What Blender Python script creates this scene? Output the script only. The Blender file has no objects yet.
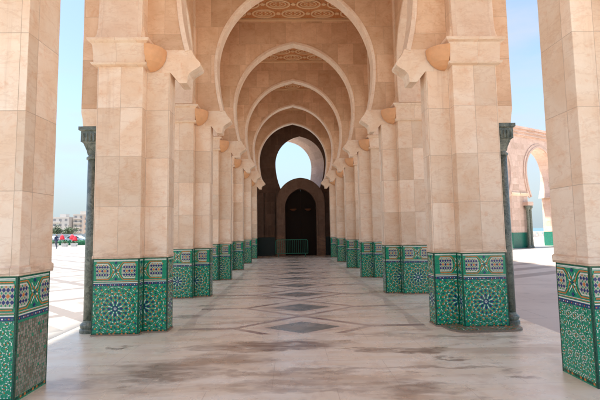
import bpy, bmesh, math, random
from mathutils import Vector, Matrix
R = math.radians
S = bpy.context.scene
col = S.collection
random.seed(7)

# ------------------------------------------------------------------ camera
cam_d = bpy.data.cameras.new('camera'); cam = bpy.data.objects.new('camera', cam_d); col.objects.link(cam)
cam_d.sensor_width = 36.0; cam_d.lens = 390.77 / 600 * 36
cam_d.clip_start = 0.05; cam_d.clip_end = 6000
pit, yaw, rol = .0793, .0244, .0149
F = Vector((math.sin(yaw)*math.cos(pit), math.cos(yaw)*math.cos(pit), math.sin(pit)))
Rt = Vector((math.cos(yaw), -math.sin(yaw), 0)); Up = Rt.cross(F)
R2 = math.cos(rol)*Rt - math.sin(rol)*Up; U2 = math.sin(rol)*Rt + math.cos(rol)*Up
M = Matrix((R2, U2, -F)).transposed().to_4x4(); M.translation = Vector((-.179, 0, 1.65))
cam.matrix_world = M
S.camera = cam

# ------------------------------------------------------------------ light
SUN_EL, SUN_AZ = 72, -97           # azimuth measured clockwise from +Y (the way the colonnade runs)
w = bpy.data.worlds.new('World'); S.world = w; w.use_nodes = True
nt = w.node_tree; nt.nodes.clear()
out = nt.nodes.new('ShaderNodeOutputWorld'); bg = nt.nodes.new('ShaderNodeBackground')
sky = nt.nodes.new('ShaderNodeTexSky'); sky.sky_type = 'NISHITA'; sky.sun_disc = False
sky.sun_elevation = R(SUN_EL); sky.sun_rotation = R(SUN_AZ); sky.air_density = 1.2; sky.dust_density = 1.2; sky.ozone_density = 1.5
tc = nt.nodes.new('ShaderNodeTexCoord'); mp = nt.nodes.new('ShaderNodeMapping'); mp.inputs['Scale'].default_value = (1, 1, 3.2)
mp.inputs['Location'].default_value = (.35, .1, .0)
nz = nt.nodes.new('ShaderNodeTexNoise'); nz.inputs['Scale'].default_value = 2.6; nz.inputs['Detail'].default_value = 9; nz.inputs['Roughness'].default_value = .55
rp = nt.nodes.new('ShaderNodeValToRGB'); rp.color_ramp.elements[0].position = .47; rp.color_ramp.elements[1].position = .72
rp.color_ramp.elements[1].color = (.75, .75, .75, 1)
mx = nt.nodes.new('ShaderNodeMix'); mx.data_type = 'RGBA'; mx.inputs['B'].default_value = (2.6, 2.75, 2.9, 1)
L = nt.links.new
L(tc.outputs['Generated'], mp.inputs['Vector']); L(mp.outputs[0], nz.inputs['Vector']); L(nz.outputs['Fac'], rp.inputs[0])
sp = nt.nodes.new('ShaderNodeSeparateXYZ'); L(tc.outputs['Generated'], sp.inputs[0])
mr = nt.nodes.new('ShaderNodeMapRange'); mr.interpolation_type = 'SMOOTHSTEP'; L(sp.outputs[2], mr.inputs['Value'])
mr.inputs['From Min'].default_value = -.02; mr.inputs['From Max'].default_value = .34; mr.inputs['To Min'].default_value = .92; mr.inputs['To Max'].default_value = .15
hz = nt.nodes.new('ShaderNodeMix'); hz.data_type = 'RGBA'; hz.inputs['B'].default_value = (1.75, 2.2, 2.5, 1)   # pale coastal haze low in the sky
L(mr.outputs['Result'], hz.inputs['Factor']); L(sky.outputs[0], hz.inputs['A'])
L(rp.outputs[0], mx.inputs['Factor']); L(hz.outputs['Result'], mx.inputs['A']); L(mx.outputs['Result'], bg.inputs[0]); L(bg.outputs[0], out.inputs[0])
bg.inputs[1].default_value = .065
sd = bpy.data.lights.new('sun', 'SUN'); sd.energy = 3.8; sd.angle = R(3); sd.color = (1, .94, .84)
sun = bpy.data.objects.new('sun', sd); col.objects.link(sun)
sdir = Vector((math.sin(R(SUN_AZ))*math.cos(R(SUN_EL)), math.cos(R(SUN_AZ))*math.cos(R(SUN_EL)), math.sin(R(SUN_EL))))
sun.rotation_euler = sdir.to_track_quat('Z', 'Y').to_euler()
vs = S.view_settings
vs.view_transform = 'Standard'; vs.look = 'None'; vs.gamma = 1; vs.exposure = 2.2; vs.use_curve_mapping = False
S.render.engine = 'CYCLES'
S.cycles.max_bounces = 10; S.cycles.diffuse_bounces = 7; S.cycles.glossy_bounces = 3

# ------------------------------------------------------------------ helpers
def tag(o, label=None, cat=None, group=None, kind=None):
    if label: o['label'] = label
    if cat: o['category'] = cat
    if group: o['group'] = group
    if kind: o['kind'] = kind
    return o
def empty(name, loc=(0, 0, 0), rz=0):
    o = bpy.data.objects.new(name, None); col.objects.link(o); o.location = loc; o.rotation_euler = (0, 0, rz); o.empty_display_size = .2
    return o
def copy_tree(o, parent=None):
    c = o.copy(); col.objects.link(c); c.parent = parent
    for ch in list(o.children): copy_tree(ch, c)
    return c

class MB:
    """collects polygons; build() makes ONE mesh object with box-mapped UVs in metres"""
    def __init__(s): s.v = []; s.f = []; s.m = []
    def face(s, pts, m=0):
        i = len(s.v); s.v += [tuple(p) for p in pts]; s.f.append(tuple(range(i, i+len(pts)))); s.m.append(m)
    def mesh(s, vs_, fs, m=0):
        i = len(s.v); s.v += [tuple(p) for p in vs_]
        for f in fs: s.f.append(tuple(i+k for k in f)); s.m.append(m)
    def box(s, x0, x1, y0, y1, z0, z1, m=0):
        v = [(x, y, z) for z in (z0, z1) for x, y in ((x0, y0), (x1, y0), (x1, y1), (x0, y1))]
        s.mesh(v, [(0, 3, 2, 1), (4, 5, 6, 7), (0, 1, 5, 4), (1, 2, 6, 5), (2, 3, 7, 6), (3, 0, 4, 7)], m)
    def prism(s, poly, z0, z1, m=0, top=True, bot=True):
        n = len(poly); v = [(x, y, z0) for x, y in poly]+[(x, y, z1) for x, y in poly]
        fs = [(i, (i+1) % n, n+(i+1) % n, n+i) for i in range(n)]
        if top: fs.append(tuple(range(n, 2*n)))
        if bot: fs.append(tuple(reversed(range(n))))
        s.mesh(v, fs, m)
    def rings(s, rings, m=0, caps=True):
        """loft a list of closed rings (equal counts)"""
        n = len(rings[0]); v = [p for r in rings for p in r]; fs = []
        for k in range(len(rings)-1):
            for i in range(n): fs.append((k*n+i, k*n+(i+1) % n, (k+1)*n+(i+1) % n, (k+1)*n+i))
        if caps: fs.append(tuple(reversed(range(n)))); fs.append(tuple(range((len(rings)-1)*n, len(rings)*n)))
        s.mesh(v, fs, m)
    def lathe(s, prof, cx=0, cy=0, n=24, m=0, a0=0, a1=360):
        rs = []
        for r, z in prof: rs.append([(cx+r*math.cos(2*math.pi*i/n), cy+r*math.sin(2*math.pi*i/n), z) for i in range(n)])
        s.rings(rs, m)
    def tube(s, a, b, r, n=8, m=0, r2=None):
        a = Vector(a); b = Vector(b); d = (b-a).normalized(); u = d.orthogonal().normalized(); w_ = d.cross(u)
        r2 = r if r2 is None else r2
        rs = [[tuple(p+(u*math.cos(2*math.pi*i/n)+w_*math.sin(2*math.pi*i/n))*rr) for i in range(n)] for p, rr in ((a, r), (b, r2))]
        s.rings(rs, m)
    def build(s, name, mats, parent=None, smooth=False, bevel=0, fix=True, uvoff=(0, 0)):
        me = bpy.data.meshes.new(name); me.from_pydata(s.v, [], s.f)
        if not isinstance(mats, (list, tuple)): mats = [mats]
        for m in mats: me.materials.append(m)
        me.polygons.foreach_set('material_index', s.m)
        if fix:
            bm = bmesh.new(); bm.from_mesh(me); bmesh.ops.remove_doubles(bm, verts=bm.verts, dist=1e-5)
            bmesh.ops.recalc_face_normals(bm, faces=bm.faces); bm.to_mesh(me); bm.free()
        uv = me.uv_layers.new(name='UVMap')
        for p in me.polygons:
            nrm = p.normal; ax = max(range(3), key=lambda i: abs(nrm[i]))
            for li in p.loop_indices:
                c = me.vertices[me.loops[li].vertex_index].co
                q = (c.y, c.z) if ax == 0 else (c.x, c.z) if ax == 1 else (c.x, c.y)
                uv.data[li].uv = (q[0]+uvoff[0], q[1]+uvoff[1])
        if smooth:
            for p in me.polygons: p.use_smooth = True
        o = bpy.data.objects.new(name, me); col.objects.link(o); o.parent = parent
        if bevel:
            b = o.modifiers.new('bevel', 'BEVEL'); b.width = bevel; b.segments = 2; b.limit_method = 'ANGLE'; b.angle_limit = R(40)
        return o

# ------------------------------------------------------------------ materials
class G:
    """terse node graph builder"""
    def __init__(s, name):
        s.mat = bpy.data.materials.new(name); s.mat.use_nodes = True; s.t = s.mat.node_tree; s.t.nodes.clear()
        s.o = s.t.nodes.new('ShaderNodeOutputMaterial'); s.b = s.t.nodes.new('ShaderNodeBsdfPrincipled'); s.t.links.new(s.b.outputs[0], s.o.inputs[0])
    def inp(s, sock, v):
        if isinstance(v, bpy.types.NodeSocket): s.t.links.new(v, sock)
        elif isinstance(v, (tuple, list)) and len(v) == 3 and sock.type == 'RGBA': sock.default_value = (*v, 1)
        else: sock.default_value = v
    def n(s, typ, out=0, **k):
        nd = s.t.nodes.new(typ)
        for a, v in k.items():
            if a.startswith('_'): setattr(nd, a[1:], v)
            else: s.inp(nd.inputs[a.replace('__', ' ')], v)
        return nd.outputs[out]
    def m(s, op, a, b=0.0, c=None):
        nd = s.t.nodes.new('ShaderNodeMath'); nd.operation = op
        s.inp(nd.inputs[0], a); s.inp(nd.inputs[1], b)
        if c is not None: s.inp(nd.inputs[2], c)
        return nd.outputs[0]
    def mix(s, f, a, b, mode='MIX'):
        nd = s.t.nodes.new('ShaderNodeMix'); nd.data_type = 'RGBA'; nd.blend_type = mode
        s.inp(nd.inputs['Factor'], f); s.inp(nd.inputs['A'], a); s.inp(nd.inputs['B'], b); return nd.outputs['Result']
    def ss(s, x, a, b):
        """smoothstep a..b -> 0..1"""
        nd = s.t.nodes.new('ShaderNodeMapRange'); nd.interpolation_type = 'SMOOTHSTEP'
        s.inp(nd.inputs['Value'], x); nd.inputs['From Min'].default_value = a; nd.inputs['From Max'].default_value = b; return nd.outputs['Result']
    def noise(s, vec, scale, detail=4, rough=.55, dist=0.0, out=0):
        return s.n('ShaderNodeTexNoise', out, Vector=vec, Scale=scale, Detail=detail, Roughness=rough, Distortion=dist)
    def map(s, vec, sc=(1, 1, 1), loc=(0, 0, 0), rot=(0, 0, 0)):
        return s.n('ShaderNodeMapping', 0, Vector=vec, Scale=sc, Location=loc, Rotation=rot)
    def uv(s): return s.n('ShaderNodeTexCoord', 2)
    def obj(s): return s.n('ShaderNodeTexCoord', 3)
    def pos(s): return s.n('ShaderNodeNewGeometry', 0)
    def bump(s, h, strength=.3, dist=.01):
        s.t.links.new(s.n('ShaderNodeBump', 0, Height=h, Strength=strength, Distance=dist), s.b.inputs['Normal'])
    def done(s, c, rough=.5, spec=.5, **k):
        s.inp(s.b.inputs['Base Color'], c); s.inp(s.b.inputs['Roughness'], rough); s.inp(s.b.inputs['Specular IOR Level'], spec)
        for a, v in k.items(): s.inp(s.b.inputs[a.replace('__', ' ')], v)
        return s.mat

def stone(name, c1, c2, bw, rh, off=.5, tone=.16, mortar=.0035, seed=0.0, rough=.45):
    g = G(name); uv = g.uv(); p = g.pos()
    rnd_ = g.n('ShaderNodeObjectInfo', 5)      # every pillar and wall has its own set of slabs
    sh = g.n('ShaderNodeCombineXYZ', 0, X=g.m('MULTIPLY', g.m('FLOOR', g.m('MULTIPLY', rnd_, 41.0)), bw*2), Y=g.m('MULTIPLY', g.m('FLOOR', g.m('MULTIPLY', rnd_, 977.0)), rh*2), Z=0.0)
    va = g.n('ShaderNodeVectorMath', 0, _operation='ADD'); nd0 = va.node; g.inp(nd0.inputs[0], g.map(uv, loc=(seed, -1.262, 0))); g.inp(nd0.inputs[1], sh); uvm = va
    br = g.t.nodes.new('ShaderNodeTexBrick'); br.offset = off; br.squash = 1
    g.inp(br.inputs['Vector'], uvm); g.inp(br.inputs['Color1'], (0, 0, 0)); g.inp(br.inputs['Color2'], (1, 1, 1)); g.inp(br.inputs['Mortar'], (.5, .5, .5))
    br.inputs['Scale'].default_value = 1; br.inputs['Brick Width'].default_value = bw; br.inputs['Row Height'].default_value = rh
    br.inputs['Mortar Size'].default_value = mortar; br.inputs['Mortar Smooth'].default_value = .3; br.inputs['Bias'].default_value = 0
    slab = br.outputs['Color']; mort = br.outputs['Fac']
    # every slab is cut from another block: shift the veining by the slab's own tone
    pv = g.n('ShaderNodeVectorMath', 0, _operation='MULTIPLY_ADD')
    nd = pv.node; g.inp(nd.inputs[0], slab); nd.inputs[1].default_value = (9, 5, 7); g.inp(nd.inputs[2], p)
    cloud = g.noise(pv, 1.6, 5, .6, .8); veins = g.noise(g.map(pv, (1.2, 1.2, 3.5), rot=(.3, .2, .4)), 1.7, 6, .6, .5); fine = g.noise(p, 26, 5, .7)
    c = g.mix(g.ss(cloud, .3, .72), c1, c2)
    v = g.m('SUBTRACT', 1, g.ss(g.m('ABSOLUTE', g.m('SUBTRACT', veins, .5)), 0.0, .035))
    c = g.mix(g.m('MULTIPLY', v, .2), c, (c2[0]*.72, c2[1]*.56, c2[2]*.45))
    c = g.mix(g.m('MULTIPLY', g.ss(g.noise(pv, 5.5, 6, .7, .5), .53, .72), .5), c, (c2[0]*.9, c2[1]*.68, c2[2]*.52))
    t = g.m('ADD', 1-tone/2, g.m('MULTIPLY', g.n('ShaderNodeSeparateColor', 0, Color=slab), tone))
    t = g.m('MULTIPLY', t, g.m('ADD', .94, g.m('MULTIPLY', fine, .12)))
    cc = g.n('ShaderNodeCombineColor', 0, Red=t, Green=g.m('POWER', t, 1.15), Blue=g.m('POWER', t, 1.35))
    c = g.mix(1.0, c, cc, 'MULTIPLY')
    pits = g.ss(g.noise(p, 70, 3, .6), .66, .74)
    c = g.mix(g.m('MULTIPLY', pits, .25), c, (.3, .17, .1))
    c = g.mix(g.m('MULTIPLY', mort, .5), c, (.30, .18, .12))
    zz = g.n('ShaderNodeSeparateXYZ', 2, Vector=p)
    soil = g.m('MULTIPLY', g.m('SUBTRACT', 1, g.ss(zz, 1.235, 1.5)), g.ss(g.noise(g.map(p, (3, 3, 9)), 1.4, 6, .7), .42, .62))
    c = g.mix(g.m('MULTIPLY', soil, .5), c, (.42, .22, .12))
    runs = g.ss(g.noise(g.map(p, (5, 5, .35)), 1.3, 5, .6), .58, .74); c = g.mix(g.m('MULTIPLY', runs, .28), c, (.50, .29, .17))
    h = g.m('SUBTRACT', g.m('MULTIPLY', fine, .15), g.m('MULTIPLY', mort, 1.0)); h = g.m('SUBTRACT', h, g.m('MULTIPLY', pits, .3))
    g.bump(h, .35, .006)
    return g.done(c, g.m('ADD', rough-.1, g.m('MULTIPLY', cloud, .25)), .35)

C_A, C_B = (.87, .71, .55), (.80, .575, .395)
M_pil = stone('pillar_marble', C_A, C_B, .38, .84, 0.0, .22, seed=.335*.0)
M_pil2 = stone('capital_marble', C_A, C_B, .7, 1.3, .5, .08, seed=.3, mortar=.002)
M_wall = stone('wall_travertine', (.74, .51, .335), (.62, .39, .235), .56, .78, .37, .24, seed=.13, rough=.5)
M_arch = stone('archivolt_marble', (.84, .68, .53), (.76, .56, .41), .6, 5, .5, .08, mortar=.001)
M_far = stone('far_pink_stone', (.66, .49, .40), (.57, .40, .32), .9, .5, .5, .25)
M_dim = stone('shaded_gate_stone', (.20, .12, .08), (.15, .085, .055), .6, .8, .5, .25)  # end hall stone, its shade put into the darker colour

def plain(name, c, rough=.5, spec=.5, var=.12, scale=12, **k):
    g = G(name); f = g.noise(g.pos(), scale, 4, .6)
    t = g.m('ADD', 1-var, g.m('MULTIPLY', f, 2*var)); cc = g.n('ShaderNodeCombineColor', 0, Red=t, Green=t, Blue=t)
    return g.done(g.mix(1.0, c, cc, 'MULTIPLY'), rough, spec, **k)
def glaze(name, c, var=.3):
    g = G(name); p = g.pos(); t = g.m('ADD', 1-var, g.m('MULTIPLY', g.noise(p, 38, 3, .7), 2*var))
    cc = g.n('ShaderNodeCombineColor', 0, Red=t, Green=t, Blue=t); c2 = g.mix(1.0, c, cc, 'MULTIPLY')
    c2 = g.mix(g.m('MULTIPLY', g.ss(g.noise(p, 5, 6, .7), .55, .75), .3), c2, (.28, .25, .2))
    g.bump(g.noise(p, 60, 2, .5), .25, .004)
    return g.done(c2, g.m('ADD', .16, g.m('MULTIPLY', g.noise(p, 18, 2), .22)), .5)
T_green, T_lite, T_blue, T_org, T_dk, T_mint = 0, 1, 2, 3, 4, 5
TILES = [glaze('green_glaze', (.006, .28, .145)), glaze('ivory_glaze', (.78, .80, .70), .15), glaze('blue_glaze', (.012, .03, .15)),
         glaze('amber_glaze', (.60, .19, .04)), glaze('dark_green_glaze', (.006, .075, .045)), glaze('mint_glaze', (.10, .46, .33)),
         plain('beige_grey_tile', (.36, .31, .25), .3, .5, .3, 30), plain('grey_brown_tile', (.22, .17, .125), .35, .5, .3, 30), glaze('sand_glaze', (.46, .45, .34), .2)]
M_marb = None
def green_marble():
    g = G('green_veined_marble'); p = g.pos()
    f = g.noise(p, 9, 8, .7, 1.8); c = g.mix(g.ss(f, .3, .7), (.05, .065, .05), (.22, .24, .19))
    c = g.mix(g.m('MULTIPLY', g.ss(g.noise(p, 16, 5, .7, 1.), .58, .72), .6), c, (.42, .38, .31))
    return g.done(c, .3, .5)
M_marb = green_marble()
M_amber = plain('amber_lamp_bowl', (.74, .40, .20), .5, .4, .18, 9)
M_iron = plain('green_painted_steel', (.03, .24, .15), .4, .5)
M_door = plain('dark_cedar_door', (.018, .011, .008), .7, .15)
M_darkin = plain('dim_interior_plaster', (.12, .075, .05), .8, .15)
M_ceil = None

def floor_mat():
    g = G('arcade_floor_marble'); p = g.pos()
    sx = g.n('ShaderNodeSeparateXYZ', 0, Vector=p); X = sx.node.outputs[0]; Y = sx.node.outputs[1]
    warp = g.noise(p, 1.1, 5, .6)
    streak = g.noise(g.map(p, (.55, 2.2, 1), rot=(0, 0, .12)), 1.5, 7, .62, 1.3)
    blot = g.noise(p, 3.1, 6, .65, .6)
    c = g.mix(g.ss(streak, .33, .66), (.83, .785, .67), (.77, .67, .515))
    c = g.mix(g.m('MULTIPLY', g.ss(blot, .48, .72), .35), c, (.50, .33, .23))
    c = g.mix(g.m('MULTIPLY', g.ss(g.noise(p, .7, 3), .45, .65), .4), c, (.82, .75, .63))
    # inlaid pattern of the bays, period half a bay (1.7465), centred on the pillars
    per = 3.493/2
    def pp(x, off): return g.m('SUBTRACT', g.m('MULTIPLY', g.m('FRACT', g.m('ADD', g.m('DIVIDE', g.m('SUBTRACT', x, off), per), .5)), per), per/2)
    dy = pp(Y, 6.88); ax = g.m('ABSOLUTE', X)
    zone = g.m('MULTIPLY', g.m('GREATER_THAN', Y, 6.45), g.m('LESS_THAN', ax, 2.12))
    # small dark diamond
    d = g.m('ADD', g.m('DIVIDE', ax, .66), g.m('DIVIDE', g.m('ABSOLUTE', dy), .42))
    # lattice lines slope b/a
    ady = g.m('ABSOLUTE', dy)
    tgt = g.m('MAXIMUM', 0.0, g.m('MULTIPLY', g.m('SUBTRACT', 1, g.m('DIVIDE', ax, 1.18)), per/2))
    lat = g.m('LESS_THAN', g.m('ABSOLUTE', g.m('SUBTRACT', ady, tgt)), .068)
    oute = g.m('ADD', 1.86, g.m('MULTIPLY', ady, .16))
    band = g.m('MAXIMUM', lat, g.m('MULTIPLY', g.m('MULTIPLY', .38, g.m('GREATER_THAN', ax, oute)), g.m('LESS_THAN', ax, g.m('ADD', oute, .22))))
    bandc = g.mix(g.ss(streak, .3, .7), (.36, .27, .24), (.28, .20, .18))
    wear = g.m('ADD', .5, g.m('MULTIPLY', g.ss(g.noise(g.map(p, (1, 1.6, 1)), 1.3, 5, .65), .35, .6), .5))
    c = g.mix(g.m('MULTIPLY', g.m('MULTIPLY', band, zone), wear), c, bandc)
    cen = g.m('LESS_THAN', d, 1.35)
    c = g.mix(g.m('MULTIPLY', cen, g.m('MULTIPLY', zone, .55)), c, (.62, .49, .40))
    dia = g.m('MULTIPLY', g.m('LESS_THAN', d, 1.0), zone)
    c = g.mix(g.m('MULTIPLY', dia, g.m('ADD', .3, g.m('MULTIPLY', wear, .75))), c, g.mix(g.ss(blot, .3, .7), (.15, .17, .15), (.25, .25, .22)))
    c = g.mix(g.m('MULTIPLY', g.m('MULTIPLY', g.m('LESS_THAN', g.m('ABSOLUTE', g.m('SUBTRACT', g.m('MODULO', Y, per), .25)), .02), 0), .5), c, (.3, .2, .2))
    # dark brown patches with their own warped outlines
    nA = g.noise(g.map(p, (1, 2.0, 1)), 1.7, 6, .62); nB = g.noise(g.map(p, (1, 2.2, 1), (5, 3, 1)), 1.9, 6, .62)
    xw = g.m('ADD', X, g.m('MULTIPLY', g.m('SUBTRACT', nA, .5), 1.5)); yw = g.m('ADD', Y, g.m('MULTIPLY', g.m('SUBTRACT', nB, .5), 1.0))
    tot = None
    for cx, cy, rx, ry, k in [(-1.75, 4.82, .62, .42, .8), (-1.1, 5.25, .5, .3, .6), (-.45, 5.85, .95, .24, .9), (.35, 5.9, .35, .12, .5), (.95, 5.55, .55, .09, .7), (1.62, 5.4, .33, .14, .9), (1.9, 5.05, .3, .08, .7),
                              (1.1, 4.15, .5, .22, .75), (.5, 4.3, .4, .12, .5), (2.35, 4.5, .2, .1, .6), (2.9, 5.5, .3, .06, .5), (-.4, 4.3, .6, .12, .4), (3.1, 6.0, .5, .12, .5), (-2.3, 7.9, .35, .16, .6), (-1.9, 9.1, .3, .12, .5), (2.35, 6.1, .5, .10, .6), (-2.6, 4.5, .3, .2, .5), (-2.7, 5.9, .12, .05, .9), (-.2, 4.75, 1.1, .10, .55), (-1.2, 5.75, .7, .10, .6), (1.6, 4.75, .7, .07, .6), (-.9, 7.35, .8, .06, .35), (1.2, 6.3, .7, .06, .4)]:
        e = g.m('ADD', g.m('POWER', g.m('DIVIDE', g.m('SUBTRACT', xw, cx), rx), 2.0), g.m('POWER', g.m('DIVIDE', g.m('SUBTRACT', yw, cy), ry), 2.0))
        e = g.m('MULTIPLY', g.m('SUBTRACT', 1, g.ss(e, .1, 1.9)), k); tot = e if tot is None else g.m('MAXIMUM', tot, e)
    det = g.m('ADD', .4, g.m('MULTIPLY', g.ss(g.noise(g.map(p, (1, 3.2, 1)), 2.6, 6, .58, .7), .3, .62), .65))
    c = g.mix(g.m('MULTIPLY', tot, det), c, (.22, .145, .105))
    big = g.ss(g.noise(g.map(p, (.45, 1.9, 1), (2.3, .7, 0)), 1.35, 6, .55, .7), .52, .66)
    c = g.mix(g.m('MULTIPLY', big, .5), c, (.42, .29, .19))
    # slab joints
    br = g.t.nodes.new('ShaderNodeTexBrick'); br.offset = .5; g.inp(br.inputs['Vector'], g.map(p, loc=(.4, .13, 0)))
    br.inputs['Scale'].default_value = 1; br.inputs['Brick Width'].default_value = 1.36; br.inputs['Row Height'].default_value = per/2; br.inputs['Mortar Size'].default_value = .004
    c = g.mix(g.m('MULTIPLY', br.outputs['Fac'], .35), c, (.3, .22, .17))
    g.bump(g.noise(p, 30, 4, .6), .06, .004)
    rough = g.m('ADD', .10, g.m('MULTIPLY', g.noise(p, 2.3, 5, .6), .38))
    return g.done(c, rough, .5)
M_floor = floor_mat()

def plaza_mat():
    g = G('plaza_paving'); p = g.pos()
    sx = g.n('ShaderNodeSeparateXYZ', 0, Vector=p); X = sx.node.outputs[0]; Y = sx.node.outputs[1]
    n1 = g.noise(p, .5, 6, .6); c = g.mix(g.ss(n1, .35, .65), (.27, .255, .24), (.205, .193, .18))
    # left court: big pale lozenges
    def tri(x, per): return g.m('ABSOLUTE', g.m('SUBTRACT', g.m('MULTIPLY', g.m('FRACT', g.m('DIVIDE', x, per)), 2.0), 1.0))
    dd = g.m('ADD', tri(X, 3.2), tri(Y, 2.8)); ring = g.m('MULTIPLY', g.m('GREATER_THAN', dd, .86), g.m('LESS_THAN', dd, 1.14))
    inner = g.m('LESS_THAN', dd, .42)
    left = g.m('LESS_THAN', X, -4.1)
    c = g.mix(g.m('MULTIPLY', g.m('MULTIPLY', ring, left), .85), c, (.11, .09, .08))
    c = g.mix(g.m('MULTIPLY', g.m('MULTIPLY', inner, left), .7), c, (.13, .12, .11))
    # right court: long bands parallel to the far arcade
    s = g.m('ADD', g.m('MULTIPLY', X, -.459), g.m('MULTIPLY', Y, .888)); bd = g.m('LESS_THAN', g.m('FRACT', g.m('DIVIDE', s, 1.35)), .42)
    c = g.mix(g.m('GREATER_THAN', X, 3.5), c, g.mix(g.ss(n1, .35, .65), (.56, .50, .44), (.48, .42, .37)))
    right = g.m('MULTIPLY', g.m('GREATER_THAN', X, 4.3), g.m('GREATER_THAN', s, 7.6))
    c = g.mix(g.m('MULTIPLY', g.m('MULTIPLY', bd, right), .6), c, (.12, .09, .08))
    br = g.t.nodes.new('ShaderNodeTexBrick'); br.offset = .5; g.inp(br.inputs['Vector'], g.map(p, rot=(0, 0, .0)))
    br.inputs['Scale'].default_value = 1; br.inputs['Brick Width'].default_value = 1.8; br.inputs['Row Height'].default_value = 1.8; br.inputs['Mortar Size'].default_value = .008
    c = g.mix(g.m('MULTIPLY', br.outputs['Fac'], .45), c, (.2, .16, .14))
    c = g.mix(g.m('MULTIPLY', g.ss(g.noise(g.map(p, (1, 2.5, 1)), 1.1, 6, .65, .8), .52, .75), .4), c, (.15, .125, .11))
    return g.done(c, .45, .4)
M_plaza = plaza_mat()

# ------------------------------------------------------------------ setting
mb = MB(); mb.box(-1500, 1500, -300, 95, -.4, -.006); tag(mb.build('ground', M_plaza), kind='structure')
mb = MB(); mb.box(-1500, 40, 95, 1500, -.5, -.1); tag(mb.build('city_ground', plain('dusty_ground', (.4, .36, .31))), kind='structure')
g = G('sea_water'); g.bump(g.noise(g.pos(), .3, 4), .3, .3); M_sea = g.done((.05, .13, .18), .25, .5)
mb = MB(); mb.face([(40, 95, -5), (5000, 95, -5), (5000, 5000, -5), (40, 5000, -5)]); tag(mb.build('sea', M_sea), kind='structure')
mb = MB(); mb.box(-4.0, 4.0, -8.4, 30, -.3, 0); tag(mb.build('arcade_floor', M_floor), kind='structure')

# ------------------------------------------------------------------ zellige mosaic panels
def clip(poly, x0, x1, y0, y1):
    def cut(P, f, inter):
        o = []
        for i in range(len(P)):
            a, b = P[i-1], P[i]
            ia, ib = f(a), f(b)
            if ib:
                if not ia: o.append(inter(a, b))
                o.append(b)
            elif ia: o.append(inter(a, b))
        return o
    def ix(x): return lambda a, b: (x, a[1]+(b[1]-a[1])*(x-a[0])/(b[0]-a[0]))
    def iy(y): return lambda a, b: (a[0]+(b[0]-a[0])*(y-a[1])/(b[1]-a[1]), y)
    for f, i in ((lambda p: p[0] >= x0, ix(x0)), (lambda p: p[0] <= x1, ix(x1)), (lambda p: p[1] >= y0, iy(y0)), (lambda p: p[1] <= y1, iy(y1))):
        if poly: poly = cut(poly, f, i)
    return poly if len(poly) >= 3 else None
def kite(cx, cy, a, l, w_, k=.5):
    ca, sa = math.cos(a), math.sin(a); P = [(-l/2, 0), ((k-.5)*l, -w_/2), (l/2, 0), ((k-.5)*l, w_/2)]
    return [(cx+x*ca-y*sa, cy+x*sa+y*ca) for x, y in P]
def seg(a, b, t):
    dx, dy = b[0]-a[0], b[1]-a[1]; l = math.hypot(dx, dy) or 1; nx, ny = -dy/l*t/2, dx/l*t/2
    return [(a[0]-nx, a[1]-ny), (b[0]-nx, b[1]-ny), (b[0]+nx, b[1]+ny), (a[0]+nx, a[1]+ny)]
def rosette(cx, cy, Rr):
    P = []
    def ring(r, l, w_, n, ph, colr, k=.5, tang=False):
        for i in range(n):
            a = 2*math.pi*(i+ph)/n; P.append((kite(cx+Rr*r*math.cos(a), cy+Rr*r*math.sin(a), a+(math.pi/2 if tang else 0), Rr*l, Rr*w_, k), colr))
    def zig(r0, r1, n, ph, colr, t):
        for i in range(n):
            a0 = 2*math.pi*(i+ph)/n; a1 = 2*math.pi*(i+ph+.5)/n; a2 = 2*math.pi*(i+ph+1)/n
            p = [(cx+Rr*r*math.cos(a), cy+Rr*r*math.sin(a)) for r, a in ((r0, a0), (r1, a1), (r0, a2))]
            P.append((seg(p[0], p[1], Rr*t), colr)); P.append((seg(p[1], p[2], Rr*t), colr))
    ring(.0, .15, .15, 1, 0, T_lite); ring(.0, .08, .08, 1, .5, T_blue); ring(.10, .11, .085, 8, 0, T_blue); ring(.17, .09, .045, 8, .5, T_lite)
    ring(.255, .21, .11, 8, 0, T_blue, .6); ring(.27, .17, .06, 8, .5, T_lite, .6); ring(.37, .11, .065, 16, .25, T_org)
    zig(.36, .44, 16, 0, T_mint, .022); ring(.49, .13, .09, 16, 0, T_blue); ring(.475, .09, .065, 16, .5, T_org); ring(.41, .07, .05, 8, .5, T_dk)
    ring(.56, .10, .035, 16, .5, T_lite); zig(.55, .62, 16, .5, T_mint, .022); ring(.64, .10, .12, 16, 0, T_org); ring(.645, .08, .05, 16, .5, T_blue)
    ring(.72, .15, .028, 16, .5, T_lite, .5, True); zig(.68, .76, 16, 0, T_mint, .024); ring(.735, .06, .055, 16, .25, T_org); ring(.735, .06, .055, 16, .75, T_dk); ring(.585, .05, .05, 32, .25, T_lite); ring(.79, .10, .09, 16, .5, T_org); ring(.80, .08, .08, 16, 0, T_blue); ring(.87, .07, .06, 32, .25, T_dk)
    ring(.94, .17, .036, 20, .5, T_lite, .5, True); ring(.90, .12, .03, 20, 0, T_lite, .5, True); ring(1.0, .09, .08, 20, 0, T_org); ring(1.02, .08, .06, 20, .5, T_mint); ring(1.09, .12, .07, 20, 0., T_blue); ring(1.10, .14, .032, 20, .5, T_lite, .5, True)
    ring(1.19, .10, .08, 28, .5, T_org); ring(1.20, .08, .05, 28, 0, T_lite); ring(1.29, .14, .06, 28, .25, T_blue, .5, True); ring(1.37, .1, .07, 28, 0, T_mint)
    ring(1.44, .13, .05, 28, .5, T_lite, .5, True); ring(1.52, .1, .08, 28, 0, T_org)
    return P
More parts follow.
